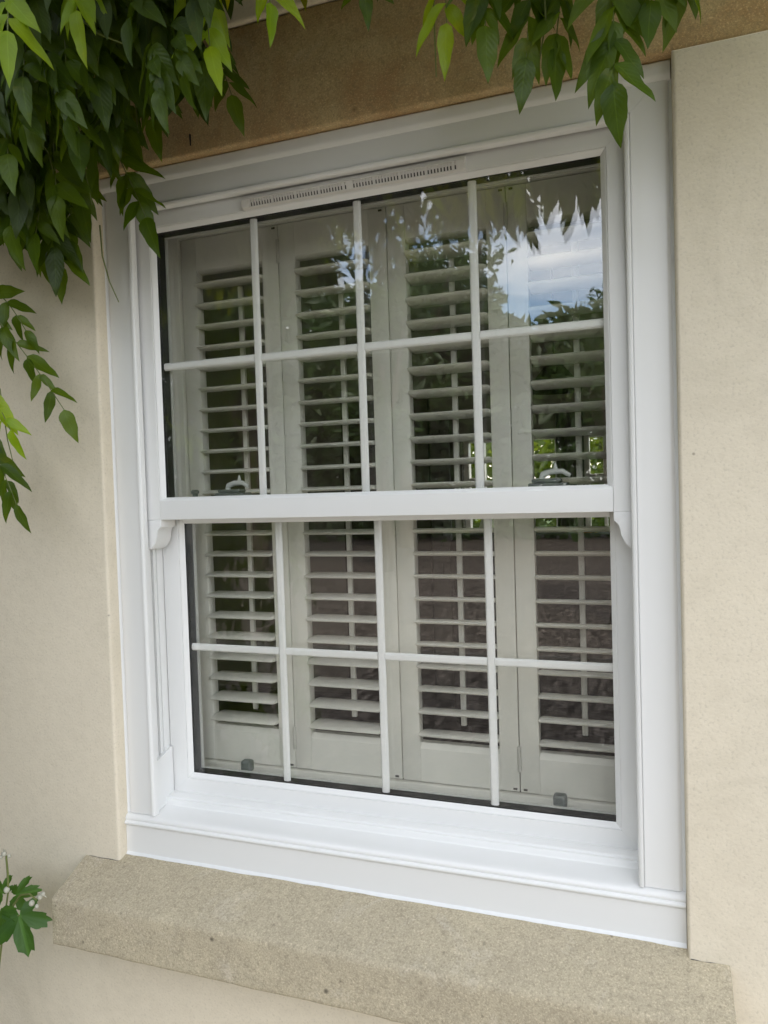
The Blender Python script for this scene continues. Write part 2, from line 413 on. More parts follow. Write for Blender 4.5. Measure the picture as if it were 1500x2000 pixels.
# --- outer frame (box frame with a rounded staff bead)
fr = fillet([(0.0386, -0.0165, 0), (0.0386, -0.0310, 0.004), (0.0470, -0.0330, 0.003), (0.0478, -0.0255, 0), (0.0489, -0.0255, 0), (0.0490, -0.0278, 0),
             (0.1035, -0.0278, 0.003), (0.1105, -0.0215, 0.004), (0.1118, -0.010, 0.001), (0.1118, 0.105, 0), (0.054, 0.105, 0),
             (0.054, 0.0305, 0), (0.0580, 0.0300, 0), (0.0580, 0.0270, 0), (0.054, 0.0265, 0), (0.054, 0.0175, 0), (0.061, 0.0170, 0), (0.061, 0.0100, 0),
             (0.054, 0.0095, 0), (0.054, -0.0160, 0)], 0.0)
frame = member('frame', 'top', fr, GX0, GX1, UZ0, UZ1, 1, 1, 'upvc', win, 0.0002)
frame_parts = [frame]
for s in ('left', 'right'):
    frame_parts.append(member('jamb', s, fr, GX0, GX1, -0.6805, UZ1, 0, 1, 'upvc', win, 0.0002))
frame.name = 'frame_head'
hs = fillet([(-0.0335, UZ1+0.0975, 0.003), (-0.0335, UZ1+0.1195, 0.0045), (-0.012, UZ1+0.1200, 0), (-0.012, UZ1+0.0895, 0), (-0.0285, UZ1+0.0905, 0.001)], 0.0)
xprism('head_strip', hs, OX0+0.0015, OX1-0.0015, 'upvc', win)
# soft sealant fillets between frame and reveal
for s, x in ((-1, OX0), (1, OX1)):
    pts = [(x, -0.028), (x, -0.010), (x-s*0.012, -0.010), (x-s*0.0055, -0.0222)]
    loft('sealant', fillet(pts, 0.001), lambda e, a, b: (a, b, (UZ1+0.09 if e else -0.682)), 'seal', win)
pts = [(-0.0340, -0.7675), (-0.0385, -0.7695), (-0.0375, -0.7655), (-0.0340, -0.7625)]
xprism('sealant', pts, OX0+0.001, OX1-0.001, 'seal', win, 60)

# --- projecting plastic sill
sl = fillet([(-0.0345, -0.7672, 0), (-0.0345, -0.7050, 0.001), (-0.0395, -0.7020, 0.0025), (-0.0395, -0.6965, 0.003), (-0.0350, -0.6945, 0.0006),
             (-0.0365, -0.6905, 0.003), (-0.0335, -0.6840, 0.003), (-0.0260, -0.6815, 0.003), (0.0180, -0.6760, 0.002), (0.0205, -0.6640, 0.003), (0.0255, -0.6632, 0.0004),
             (0.0265, -0.6590, 0.002), (0.0420, -0.6570, 0.001), (0.0900, -0.6570, 0), (0.0900, -0.7672, 0)], 0.0)
xprism('sill', sl, OX0+0.0008, OX1-0.0008, 'upvc', win)

# --- sashes
def sash_poly(yo, dout):
    return fillet([(0.0, yo+0.0005, 0), (0.0075, yo-0.0075, 0.002), (0.0092, yo-0.0080, 0), (0.0094, yo-0.0070, 0), (0.0100, yo-0.0070, 0), (0.0102, yo-0.0096, 0.0008),
                   (dout, yo-0.0096, 0.0015), (dout, yo+0.042, 0.002), (0.0, yo+0.042, 0.002), (0.0, yo+0.0350, 0), (0.0065, yo+0.0345, 0), (0.0065, yo+0.0010, 0)], 0.0)
def glazing(parent, yo, z0, z1, zbar):
    box('glass_pane', GX0-0.005, GX1+0.005, yo+0.0012, yo+0.0052, z0-0.005, z1+0.005, 'glass', parent)
    box('glass_pane', GX0-0.005, GX1+0.005, yo+0.0300, yo+0.0340, z0-0.005, z1+0.005, 'glass', parent)
    d0, d1 = 0.0, 0.0055
    ry = [(d0, yo+0.0055), (d1, yo+0.0055), (d1, yo+0.0297), (d0, yo+0.0297)]
    for s in ('left', 'right', 'top', 'bottom'):
        member('spacer_bar', s, ry, GX0, GX1, z0, z1, 1, 1, 'black', parent)
    yc = yo+0.0150; hw = 0.0080
    bp = [(-hw, yc-0.0010), (-hw+0.0026, yc-0.0042), (-hw+0.0038, yc-0.0042), (-hw+0.0042, yc-0.0050), (hw-0.0042, yc-0.0050), (hw-0.0038, yc-0.0042), (hw-0.0026, yc-0.0042), (hw, yc-0.0010),
          (hw, yc+0.0010), (hw-0.003, yc+0.0044), (-hw+0.003, yc+0.0044), (-hw, yc+0.0010)]
    xs = [GX0+(GX1-GX0)*k/4 for k in (1, 2, 3)]
    for x in xs:
        loft('glazing_bar', bp, lambda e, a, b, x=x: (x+a, b, (z1 if e else z0)), 'bar', parent, 15)
    ends = [GX0]+xs+[GX1]
    for a0, a1 in zip(ends[:-1], ends[1:]):
        e0 = a0+(0.0 if a0 == GX0 else hw+0.0002); e1 = a1-(0.0 if a1 == GX1 else hw+0.0002)
        loft('glazing_bar', bp, lambda e, a, b: (e1 if e else e0, b, zbar+a), 'bar', parent, 15)

us = sash_poly(0.0, 0.050)
upper = member('upper_sash', 'top', us, GX0, GX1, UZ0, UZ1, 1, 1, 'upvc', win, 0.00015)
upper['label'] = 'outer upper sash of eight panes'
for s in ('left', 'right'):
    member('stile', s, us, GX0, GX1, UZ0-0.047, UZ1, 0, 1, 'upvc', upper, 0.00015)
mr = fillet([(-0.0098, -0.0470, 0.0012), (-0.0098, -0.0068, 0.0008), (-0.0075, -0.0062, 0), (-0.0075, -0.0052, 0), (-0.0070, -0.0045, 0.001), (0.0005, 0.0, 0), (0.0010, -0.0065, 0), (0.0345, -0.0065, 0), (0.0350, 0.0, 0), (0.042, 0.0, 0.002), (0.042, -0.0470, 0.002)], 0.0)
xprism('meeting_rail', mr, GX0-0.0094, GX1+0.0094, 'upvc', upper)
HN = [(0.0098, -0.0472), (0.0098, -0.0610), (0.0108, -0.0632), (0.0135, -0.0640), (0.0165, -0.0662), (0.0188, -0.0705), (0.0200, -0.0765), (0.0208, -0.0835), (0.0228, -0.0905), (0.0262, -0.0970), (0.0305, -0.1030), (0.0350, -0.1078), (0.0400, -0.1105), (0.0490, -0.1105), (0.0490, -0.0472)]
for s in (-1, 1):
    bm = bmesh.new(); X = (lambda d: GX0-d) if s < 0 else (lambda d: GX1+d)
    n = len(HN); a = [bm.verts.new((X(d), -0.0096, z)) for d, z in HN]; b = [bm.verts.new((X(d), 0.040, z)) for d, z in HN]
    fa = bm.faces.new(a); bm.faces.new(b)
    for i in range(n): bm.faces.new([a[i], a[(i+1) % n], b[(i+1) % n], b[i]])
    bmesh.ops.bevel(bm, geom=list(fa.edges), offset=0.0008, segments=2, affect='EDGES', profile=0.5)
    finish(bm, 'horn', 'upvc', upper, 40)
glazing(upper, 0.0, UZ0, UZ1, (UZ0+UZ1)/2)

ls = sash_poly(LY, 0.0525)
lower = member('lower_sash', 'bottom', fillet([(a, b, 0) for a, b in sash_poly(LY, 0.0430)], 0), GX0, GX1, BZ0, BZ1, 1, 1, 'upvc', win, 0.00015)
lower['label'] = 'inner lower sash of eight panes'
for s in ('left', 'right'):
    member('stile', s, ls, GX0, GX1, BZ0, -0.004, 1, 0, 'upvc', lower, 0.00015)
tr = [(LY+0.0005, BZ1), (LY-0.0075, BZ1+0.0075), (LY-0.0096, BZ1+0.0100), (LY-0.0096, -0.006), (LY+0.042, -0.006), (LY+0.042, BZ1), (LY+0.0350, BZ1), (LY+0.0345, BZ1+0.0065), (LY+0.001, BZ1+0.0065)]
xprism('top_rail', tr, GX0-0.0001, GX1+0.0001, 'upvc', lower)
glazing(lower, LY, BZ0, BZ1, -0.3357)
# locks, travel stop and lifts on the lower sash
for cx, fl in ((0.118, 1), (0.792, -1)):
    bm = bmesh.new()
    bm_box(bm, cx-0.036, cx+0.036, LY-0.004, LY+0.034, -0.006, 0.006, 0.003); bm_box(bm, cx-0.030, cx+0.024, LY+0.000, LY+0.030, 0.006, 0.0135, 0.003)
    lk = finish(bm, 'sash_lock', 'grey', lower)
    pth = [(cx-0.012, LY+0.014, 0.0135), (cx-0.010, LY+0.014, 0.022), (cx+0.006, LY+0.012, 0.0265), (cx+0.026, LY+0.012, 0.0265), (cx+0.040, LY+0.011, 0.0180)]
    tube('lever', pth, [0.006, 0.0062, 0.0058, 0.0052, 0.004], 'lever', lower, 8)
    lathe('lock_pin', [(0.004, 0), (0.005, 0.004), (0.0035, 0.010), (0.002, 0.016), (0.0005, 0.018)], (cx+0.012, LY+0.022, 0.026), 'lever', lower, 10)
lathe('travel_stop', [(0.011, 0), (0.011, 0.004), (0.006, 0.005), (0.006, 0.012), (0.009, 0.013), (0.009, 0.019), (0.005, 0.021)], (0.022, LY+0.014, -0.006), 'grey', lower, 16)
for cx in (0.105, 0.795):
    bm = bmesh.new(); bm_box(bm, cx-0.013, cx+0.013, LY+0.042, LY+0.064, -0.622, -0.596, 0.006, 3); finish(bm, 'sash_lift', 'grey', lower)
# jamb stop blocks at the foot of the channels
for s in (-1, 1):
    X = (lambda d: GX0-d) if s < 0 else (lambda d: GX1+d)
    a, b = sorted((X(0.0540), X(0.0460)))
    v = [(x, y, z) for x in (a, b) for y, z in ((-0.0150, -0.6795), (0.0485, -0.6720), (0.0485, -0.5560), (-0.0150, -0.5720))]
    raw('channel_block', v, [(0, 1, 2, 3), (4, 5, 6, 7), (0, 1, 5, 4), (1, 2, 6, 5), (2, 3, 7, 6), (3, 0, 4, 7)], 'upvc', win)
    a, b = sorted((X(0.0612), X(0.0592)))
    box('channel_gasket', a, b, 0.0104, 0.0166, -0.676, 0.55, 'gasket', win)

# trickle vent on the top rail of the upper sash
VX0, VX1 = 0.2236, 0.6673
vent = xprism('trickle_vent', fillet([(-0.0090, UZ1+0.0375, 0), (-0.0150, UZ1+0.0365, 0.002), (-0.0235, UZ1+0.0262, 0.002), (-0.0235, UZ1+0.0248, 0.0004), (-0.0190, UZ1+0.0248, 0), (-0.0150, UZ1+0.0128, 0), (-0.0190, UZ1+0.0128, 0), (-0.0190, UZ1+0.0112, 0.0004), (-0.0090, UZ1+0.0106, 0)], 0),
              VX0, VX1, 'vent', win)
vent['label'] = 'slotted trickle vent on the top rail'
box('vent_slots', VX0+0.012, VX1-0.012, -0.0176, -0.0145, UZ1+0.0132, UZ1+0.0244, 'slot', vent)
v, f = [], []
x = VX0+0.0105; k = 0
while x < VX1-0.010:
    wide = 0.0030 if k % 8 else 0.0052
    if abs(x-(VX0+VX1)/2) < 0.006: wide = 0.014
    prof = [(-0.0228, UZ1+0.0246), (-0.0186, UZ1+0.0130), (-0.0178, UZ1+0.0130), (-0.0190, UZ1+0.0246)]
    b0 = len(v); n = len(prof)
    v += [(x, a, b) for a, b in prof]+[(x+wide, a, b) for a, b in prof]
    f += [tuple(range(b0, b0+n)), tuple(range(b0+n, b0+2*n))]+[(b0+i, b0+(i+1) % n, b0+n+(i+1) % n, b0+n+i) for i in range(n)]
    x += wide+0.0030; k += 1
raw('grille', v, f, 'vent', vent)
for a, b in ((VX0-0.004, VX0+0.0102), (VX1-0.0102, VX1+0.004)):
    xprism('end_cap', fillet([(-0.0090, UZ1+0.0355, 0), (-0.0155, UZ1+0.0355, 0.003), (-0.0240, UZ1+0.0255, 0.003), (-0.0200, UZ1+0.0118, 0.002), (-0.0090, UZ1+0.0104, 0)], 0), a, b, 'vent', vent)

# ================================================================== plantation shutters
sh = empty('plantation_shutters', (0.4515, 0.20, -0.66), 'white louvred plantation shutters of four panels behind the glass', 'shutters')
SE = [-0.0645, 0.1925, 0.4515, 0.7065, 0.9635]
PZ0, PZ1, QZ0, QZ1, PY = -0.6300, 0.6040, -0.5470, 0.5245, 0.180
fp = fillet([(0.0, 0.186, 0.001), (0.0, 0.170, 0.002), (0.012, 0.166, 0.002), (0.018, 0.160, 0.002), (0.050, 0.160, 0.002), (0.050, 0.235, 0.0), (0.022, 0.235, 0.0), (0.020, 0.186, 0)], 0)
sfr = member('frame', 'top', fp, SE[0]-0.001, SE[4]+0.001, PZ0-0.002, PZ1+0.002, 1, 1, 'shutter', sh, 0.0001)
for s in ('left', 'right', 'bottom'):
    member('frame', s, fp, SE[0]-0.001, SE[4]+0.001, PZ0-0.002, PZ1+0.002, 1, 1, 'shutter', sh, 0.0001)
TILT = [-3.0, -2.0, 7.0, 8.5]
blade_me = None
PANEL_LABEL = ['leftmost louvred panel', 'second louvred panel from the left', 'third louvred panel from the left', 'rightmost louvred panel']
for k in range(4):
    a, b = SE[k]+0.0010, SE[k+1]-0.0010
    SW = 0.040
    bm = bmesh.new()
    bm_box(bm, a, a+SW, PY, PY+0.027, PZ0, PZ1, 0.0012); bm_box(bm, b-SW, b, PY, PY+0.027, PZ0, PZ1, 0.0012)
    pan = finish(bm, 'panel', 'shutter', sh); pan['label'] = PANEL_LABEL[k]
    # rails with rebated lips towards the louvres
    xprism('rail', fillet([(PY+0.0005, PZ0, 0), (PY+0.0005, QZ0-0.011, 0.001), (PY+0.009, QZ0-0.002, 0), (PY+0.0095, QZ0, 0), (PY+0.0265, QZ0, 0), (PY+0.0265, PZ0, 0)], 0), a+SW+0.0002, b-SW-0.0002, 'shutter', pan)
    xprism('rail', fillet([(PY+0.0005, PZ1, 0), (PY+0.0005, QZ1+0.006, 0.001), (PY+0.0095, QZ1, 0), (PY+0.0265, QZ1, 0), (PY+0.0265, PZ1, 0)], 0), a+SW+0.0002, b-SW-0.0002, 'shutter', pan)
    if blade_me is None:
        hw, th, L = 0.0315, 0.0050, (b-a-2*SW)/2-0.0015
        sec = [(hw*math.cos(t), th*math.copysign(abs(math.sin(t))**0.75, math.sin(t))) for t in [2*math.pi*i/14 for i in range(14)]]
        n = len(sec); vv, ff = [], []
        for xx, sc in ((-L, 0.86), (-L+0.004, 1.0), (L-0.004, 1.0), (L, 0.86)):
            vv += [(xx, y*sc, z*(sc if sc == 1 else 0.8)) for y, z in sec]
        for q in range(3): ff += [(q*n+i, q*n+(i+1) % n, (q+1)*n+(i+1) % n, (q+1)*n+i) for i in range(n)]
        ff += [tuple(range(n)), tuple(range(3*n, 4*n))]
        blade0 = raw('louvre', vv, ff, 'shutter', None, 50); blade_me = blade0.data; bpy.data.objects.remove(blade0)
    pitch = (QZ1-QZ0)/22
    for i in range(22):
        o = bpy.data.objects.new('louvre', blade_me); COL.objects.link(o); o.parent = pan
        o.location = ((a+b)/2, PY+0.0135, QZ0+pitch*(i+0.5)-0.0045)
        o.rotation_euler = (-R(TILT[k]+random.uniform(-0.6, 0.6)), 0, 0)
    pz = parent_inv(pan)
    for o in pan.children: o.matrix_parent_inverse = pz
    bm = bmesh.new(); bm_box(bm, (a+b)/2-0.006, (a+b)/2+0.006, PY+0.046, PY+0.056, QZ0+0.03, QZ1-0.03, 0.002); finish(bm, 'tilt_rod', 'shutter', pan)
    if k in (0, 2):
        for z in (0.545, -0.560):
            tube('hinge', [(b+0.001, PY-0.001, z-0.026), (b+0.001, PY-0.001, z-0.0055), (b+0.001, PY-0.001, z-0.005), (b+0.001, PY-0.001, z+0.026)], 0.0042, 'hinge', pan, 10)
        for z in (PZ1-0.006, PZ0+0.006):
            box('catch', b-0.013, b-0.005, PY-0.0012, PY+0.001, z-0.002, z+0.002, 'slot', pan)
    if k in (1, 3):
        for z in (PZ1-0.006, PZ0+0.006):
            xx = b-0.012 if k == 1 else a+0.010
            box('catch', xx-0.004, xx+0.004, PY-0.0012, PY+0.001, z-0.002, z+0.002, 'slot', pan)

# plastered reveal between the window and the shutters
rv = empty('inner_reveal', (0.45, 0.15, -0.67), 'white painted inner window reveal behind the sash frame', 'reveal')
box('board', -0.10, 1.00, 0.106, 0.30, -0.700, -0.6810, 'shutter', rv)
box('head', -0.10, 1.00, 0.106, 0.30, 0.6555, 0.676, 'shutter', rv)
box('cheek', -0.1128, -0.1008, 0.106, 0.30, -0.70, 0.676, 'shutter', rv)
box('cheek', 1.0008, 1.0128, 0.106, 0.30, -0.70, 0.676, 'shutter', rv)

# ================================================================== the room behind
def struct(o): o['kind'] = 'structure'; return o
RX0, RX1, RY1, RZ0, RZ1 = -2.6, 2.6, 3.5, -1.45, 1.10
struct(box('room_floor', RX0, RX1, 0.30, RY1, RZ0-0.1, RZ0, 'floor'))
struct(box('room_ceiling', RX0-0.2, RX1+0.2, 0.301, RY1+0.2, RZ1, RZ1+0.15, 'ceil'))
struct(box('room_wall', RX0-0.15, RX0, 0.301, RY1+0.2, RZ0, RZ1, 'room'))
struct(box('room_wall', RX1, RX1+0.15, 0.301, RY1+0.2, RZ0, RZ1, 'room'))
FWN = [(-0.20, 0.44), (0.585, 1.225)]; FZ0, FZ1 = -0.40, 0.325
bm = bmesh.new()
xs = [RX0, FWN[0][0], FWN[0][1], FWN[1][0], FWN[1][1], RX1]
for i in range(5):
    if i in (1, 3):
        bm_box(bm, xs[i], xs[i+1], RY1, RY1+0.2, RZ0, FZ0); bm_box(bm, xs[i], xs[i+1], RY1, RY1+0.2, FZ1, RZ1)
    else: bm_box(bm, xs[i], xs[i+1], RY1, RY1+0.2, RZ0, RZ1)
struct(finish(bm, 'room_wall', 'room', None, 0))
for k, (a, b) in enumerate(FWN):
    fw = empty('garden_window', ((a+b)/2, RY1+0.1, FZ0), ['far window of the room seen through the third shutter panel', 'far window of the room seen through the rightmost shutter panel'][k], 'window', 'windows across the room')
    for n_, c in (('frame', (a, a+0.035, FZ0, FZ1)), ('frame', (b-0.035, b, FZ0, FZ1)), ('frame', (a+0.035, b-0.035, FZ0, FZ0+0.035)), ('frame', (a+0.035, b-0.035, FZ1-0.03, FZ1)), ('mullion', ((a+b)/2-0.2, (a+b)/2-0.18, FZ0+0.035, FZ1-0.03)), ('transom', (a+0.036, (a+b)/2-0.201, 0.04, 0.058))):
        box(n_, c[0], c[1], RY1+0.05, RY1+0.12, c[2], c[3], 'upvc', fw, 0.003)
    box('glass_pane', a+0.03, b-0.03, RY1+0.080, RY1+0.084, FZ0+0.03, FZ1-0.03, 'glass', fw)
    box('window_board', a-0.03, b+0.03, RY1-0.14, RY1+0.049, FZ0-0.03, FZ0-0.001, 'upvc', fw, 0.004)
def curtain(x0, x1, z0, z1, y, label):
    n = 60; v, f = [], []
    for i in range(n+1):
        t = i/n; x = x0+(x1-x0)*t; yy = y+0.025*math.sin(t*9*math.pi)+0.01*math.sin(t*23)
        for z, s in ((z0, 1.15), (z1, 0.9)): v += [(x, y+(yy-y)*s, z), (x, y+(yy-y)*s+0.004, z)]
    for i in range(n):
        p, q = 4*i, 4*i+4
        f += [(p, q, q+2, p+2), (p+1, p+3, q+3, q+1)]
    c = raw('curtain', v, f, 'curtain', None, 60); return tag(c, label, 'curtain')
curtain(0.43, 0.60, RZ0+0.02, 0.48, RY1-0.10, 'grey curtain hanging between the two far windows of the room')
# folded white shutter beside the far window and a dark doorway
fs = empty('folded_shutter', (-0.32, RY1-0.08, -0.4), 'folded pale shutter left of the far garden window', 'shutter')
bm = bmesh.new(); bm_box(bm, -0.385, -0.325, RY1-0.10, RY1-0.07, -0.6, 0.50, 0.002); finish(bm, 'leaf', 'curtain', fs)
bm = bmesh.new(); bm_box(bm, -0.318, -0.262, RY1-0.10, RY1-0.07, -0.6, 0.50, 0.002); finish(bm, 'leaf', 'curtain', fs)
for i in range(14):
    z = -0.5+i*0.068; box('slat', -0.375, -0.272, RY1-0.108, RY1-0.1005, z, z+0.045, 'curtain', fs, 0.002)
dr = empty('room_door', (-0.62, RY1-0.03, RZ0), 'dark door across the room seen through the third shutter panel', 'door')
box('leaf', -1.05, -0.42, RY1-0.045, RY1-0.002, RZ0+0.005, 0.62, 'door', dr, 0.004)
for z0, z1 in ((-1.3, -0.5), (-0.38, 0.5)): box('panel', -0.96, -0.52, RY1-0.055, RY1-0.0455, z0, z1, 'door', dr, 0.004)
# pendant lamp
lp = empty('pendant_lamp', (0.532, 2.5, RZ1), 'dark conical lampshade hanging inside the room', 'lamp')
pr = [(0.035, 0.607), (0.040, 0.607), (0.130, 0.495), (0.134, 0.47), (0.131, 0.47), (0.126, 0.495), (0.034, 0.602)]
n = 28; v, f = [], []
for r_, z in pr:
    for k in range(n): v.append((0.532+r_*math.cos(2*math.pi*k/n), 2.5+r_*math.sin(2*math.pi*k/n), z))
for i in range(len(pr)):
    j = (i+1) % len(pr)
    for k in range(n): f.append((i*n+k, i*n+(k+1) % n, j*n+(k+1) % n, j*n+k))
raw('lamp_shade', v, f, 'shade', lp)
tube('cord', [(0.532, 2.5, 0.60), (0.532, 2.5, 0.85), (0.532, 2.5, RZ1-0.001)], 0.004, 'shade', lp)
lathe('bulb', [(0.012, 0.60), (0.014, 0.57), (0.028, 0.53), (0.022, 0.505), (0.004, 0.495)], (0.532, 2.5, 0), 'lever', lp, 14)
# sofa, cushion and things on the far window board
sf = empty('sofa', (0.6, 2.75, RZ0), 'dark fabric sofa inside the room', 'sofa')
for nm, c in (('back', (-0.05, 1.45, 2.50, 2.72, RZ0+0.15, -0.255)), ('seat', (0.1, 1.3, 2.73, 3.25, RZ0+0.12, -0.95)), ('arm', (-0.10, 0.09, 2.74, 3.28, RZ0+0.12, -0.72)), ('arm', (1.31, 1.50, 2.74, 3.28, RZ0+0.12, -0.72))):
    bm = bmesh.new(); bm_box(bm, *c, 0.06, 4); finish(bm, nm, 'sofa', sf, 60)
for x, y in ((0, 2.6), (1.4, 2.6), (0, 3.2), (1.4, 3.2)): box('leg', x-0.025, x+0.025, y-0.025, y+0.025, RZ0+0.001, RZ0+0.14, 'door', sf)
p = at(1150, 1050, 2.62)
pl = empty('soft_toy', (p[0], p[1], p[2]-0.06), 'small orange and yellow soft toy on the sofa back', 'toy')
for nm, dx, dz, r_, m_ in (('body', -0.018, 0.012, 0.045, 'orange'), ('head', 0.035, 0.005, 0.032, 'yellow')):
    bm = bmesh.new(); bmesh.ops.create_icosphere(bm, subdivisions=2, radius=r_)
    for q in bm.verts: q.co = Vector((p[0]+dx+q.co.x, p[1]+q.co.y*0.8, p[2]+dz-0.012+q.co.z*1.15)); 
    finish(bm, nm, m_, pl, 80)
p = at(945, 1050, RY1-0.06)
fg = empty('ornament', (p[0], p[1], FZ0), 'small pale ornament on the far window board', 'ornament')
lathe('figure', [(0.05, 0), (0.055, 0.012), (0.03, 0.03), (0.022, 0.07), (0.035, 0.10), (0.028, 0.14), (0.012, 0.19), (0.004, 0.21)], (p[0], p[1], FZ0), 'lever', fg, 16)

# ================================================================== leaves
def leaf_template(rows, fold=0.16, curl=0.18):
    """unit leaflet: grows along +Y from 0 to 1, width about 0.38, long drip tip; returns verts, faces, uvs"""
    v, f, uv = [], [], []
    for i in range(rows+1):
        t = i/rows
        w = 0.200*(math.sin(math.pi*min(1, t**0.80)**0.9) ** 0.85)*(1-0.25*t) if 0 < t < 1 else 0.0
        if t > 0.80: w = min(w, 0.105*((1-t)/0.20)**1.5 + 0.006)
        if i == rows: w = 0.0
        z = -curl*t*t + 0.02*math.sin(t*9)
        ts = 0.0 if i == 0 else t
        for s in (-1, 0, 1):
            v.append((s*w, ts, z + abs(s)*fold*w*1.6)); uv.append((0.5+0.5*s, t))
    for i in range(rows):
        for s in (0, 1):
            a = i*3+s; f.append((a, a+1, a+4, a+3))
    return np.array(v), f, uv
TPL_HI = leaf_template(10); TPL_LO = leaf_template(3)
def leaf_mesh(tpl, name, mat, var):
    v, f, uv = tpl; w = v.copy(); r = np.random.default_rng(var)
    w[:, 2] += 0.035*np.sin(w[:, 1]*7+r.uniform(0, 6))*w[:, 0]*4 + r.uniform(-0.28, 0.16)*w[:, 1]**2
    w[:, 0] *= r.uniform(0.82, 1.18)*(1+0.06*np.sin(w[:, 1]*17+var)); w[:, 0] += r.uniform(-0.07, 0.07)*w[:, 1]**2
    me = bpy.data.meshes.new(name); me.from_pydata([tuple(x) for x in w], [], f)
    ul = me.uv_layers.new(name='UVMap')
    for lp_ in me.loops: ul.data[lp_.index].uv = uv[lp_.vertex_index]
    me.polygons.foreach_set('use_smooth', [True]*len(f)); me.materials.append(MAT[mat]); return me
def frame_of(d, nrm):
    d = d/np.linalg.norm(d); x = np.cross(d, nrm); lx = np.linalg.norm(x)
    if lx < 1e-4: x = np.cross(d, np.array([0.3, 1, 0.2])); lx = np.linalg.norm(x)
    x /= lx; z = np.cross(x, d); return np.stack([x, d, z], axis=1)
def cloud(name, items, tpl, mat, parent=None, kind='stuff'):
    """items: list of (position, 3x3 frame, size): all joined into one mesh"""
    v, f, uv = tpl; n = len(v); N = len(items)
    P = np.array([i[0] for i in items]); F = np.array([i[1] for i in items]); S = np.array([i[2] for i in items])
    V = np.einsum('nij,kj->nki', F, v)*S[:, None, None] + P[:, None, :]
    me = bpy.data.meshes.new(name); fa = np.array(f)
    faces = (fa[None]+(np.arange(N)*n)[:, None, None]).reshape(-1, 4)
    me.vertices.add(N*n); me.vertices.foreach_set('co', V.reshape(-1))
    me.loops.add(faces.size); me.loops.foreach_set('vertex_index', faces.reshape(-1).astype(np.int32))
    me.polygons.add(len(faces)); me.polygons.foreach_set('loop_start', (np.arange(len(faces))*4).astype(np.int32))
    ul = me.uv_layers.new(name='UVMap'); U = np.tile(np.array(uv)[fa.reshape(-1)], (N, 1)); ul.data.foreach_set('uv', U.reshape(-1).astype(np.float32))
    me.update(calc_edges=True); me.validate(clean_customdata=False)
    me.polygons.foreach_set('use_smooth', [True]*len(me.polygons))
    o = link(name, me, mat, parent)
    if kind: o['kind'] = kind
    return o
def spray_leaflets(pts, pairs, size, face, r, droop=0.9):
    """rachis polyline -> leaflet list (pos, frame, size); leaflets hang in pairs with one at the tip"""
    pts = np.array(pts); seg = np.linalg.norm(np.diff(pts, axis=0), axis=1); cum = np.concatenate([[0], np.cumsum(seg)]); L = cum[-1]
    def pos(t):
        s = t*L; i = min(np.searchsorted(cum, s, side='right')-1, len(seg)-1); k = (s-cum[i])/seg[i]
        return pts[i]*(1-k)+pts[i+1]*k, (pts[i+1]-pts[i])/seg[i]
    out = []; g = np.array([0, 0, -1.0])
    for i in range(pairs+1):
        t = 0.22+0.78*i/pairs
        p, d = pos(min(t, 0.999))
        if i == pairs:
            dd = d+0.5*g+r.normal(0, 0.12, 3); out.append((p, frame_of(dd, face+r.normal(0, 0.25, 3)), size*r.uniform(0.9, 1.1))); continue
        side = np.cross(d, face); side /= np.linalg.norm(side)+1e-6
        for s in (-1, 1):
            dd = 0.55*d + s*side*r.uniform(0.5, 1.05) + droop*r.uniform(0.35, 1.1)*g + r.normal(0, 0.22, 3)
            sz = size*(0.68+0.36*math.sin(math.pi*(0.25+0.65*t)))*r.uniform(0.72, 1.12)
            out.append((p+d*r.uniform(-0.006, 0.006), frame_of(dd, face+s*side*0.35+r.normal(0, 0.28, 3)), sz))
    return out

vine = empty('wisteria', (-0.35, -0.10, GZ), 'green wisteria with hanging leaves over the top of the window', 'climbing plant')
LEAF_ME = [leaf_mesh(TPL_HI, 'leaflet', 'leaf', i) for i in range(8)]
BACKLIT_ME = [leaf_mesh(TPL_HI, 'leaflet', 'leaf_backlit', 20+i) for i in range(4)]
def bez(a, b, sag, n=7):
    a, b = np.array(a), np.array(b); m = (a+b)/2+np.array([0, 0, sag])
    return [a*(1-t)**2+m*2*t*(1-t)+b*t*t for t in np.linspace(0, 1, n)]
n_leaflets = 0
high_leaflets = []          # leaflets above and beside the picture: joined into the foliage
def in_view(p):
    d = np.array(p)-CAM; z = d@FW
    return abs(FPX*(d@RT)/z) < 750 and abs(FPX*(d@UP)/z) < 1000
def spray(u0, v0, u1, v1, y0, y1, pairs, size, backlit=False, sag=0.02, face=(0.25, -1.0, 0.35), seed=0, droop=0.9):
    global n_leaflets
    r = np.random.default_rng(seed+1000); a, b = at(u0, v0, y0), at(u1, v1, y1)
    pts = bez(a, b, sag)
    ra = tube('leaf_spray', pts, list(np.linspace(0.0016, 0.0008, len(pts))), 'stem', vine, 5)
    inv = parent_inv(ra)
    for p, F, s in spray_leaflets(pts, pairs, size, np.array(face, float), r, droop):
        if not in_view(p) and not in_view(p+F[:, 1]*s):
            high_leaflets.append((p, F, s)); continue
        o = bpy.data.objects.new('leaflet', (BACKLIT_ME[int(r.integers(0, 4))] if backlit else LEAF_ME[int(r.integers(0, 8))])); COL.objects.link(o)
        o.parent = ra; o.matrix_parent_inverse = inv
        Mx = Matrix.Identity(4)
        for i in range(3):
            for j in range(3): Mx[i][j] = F[i, j]*s
            Mx[i][3] = p[i]
        o.matrix_basis = Mx; n_leaflets += 1
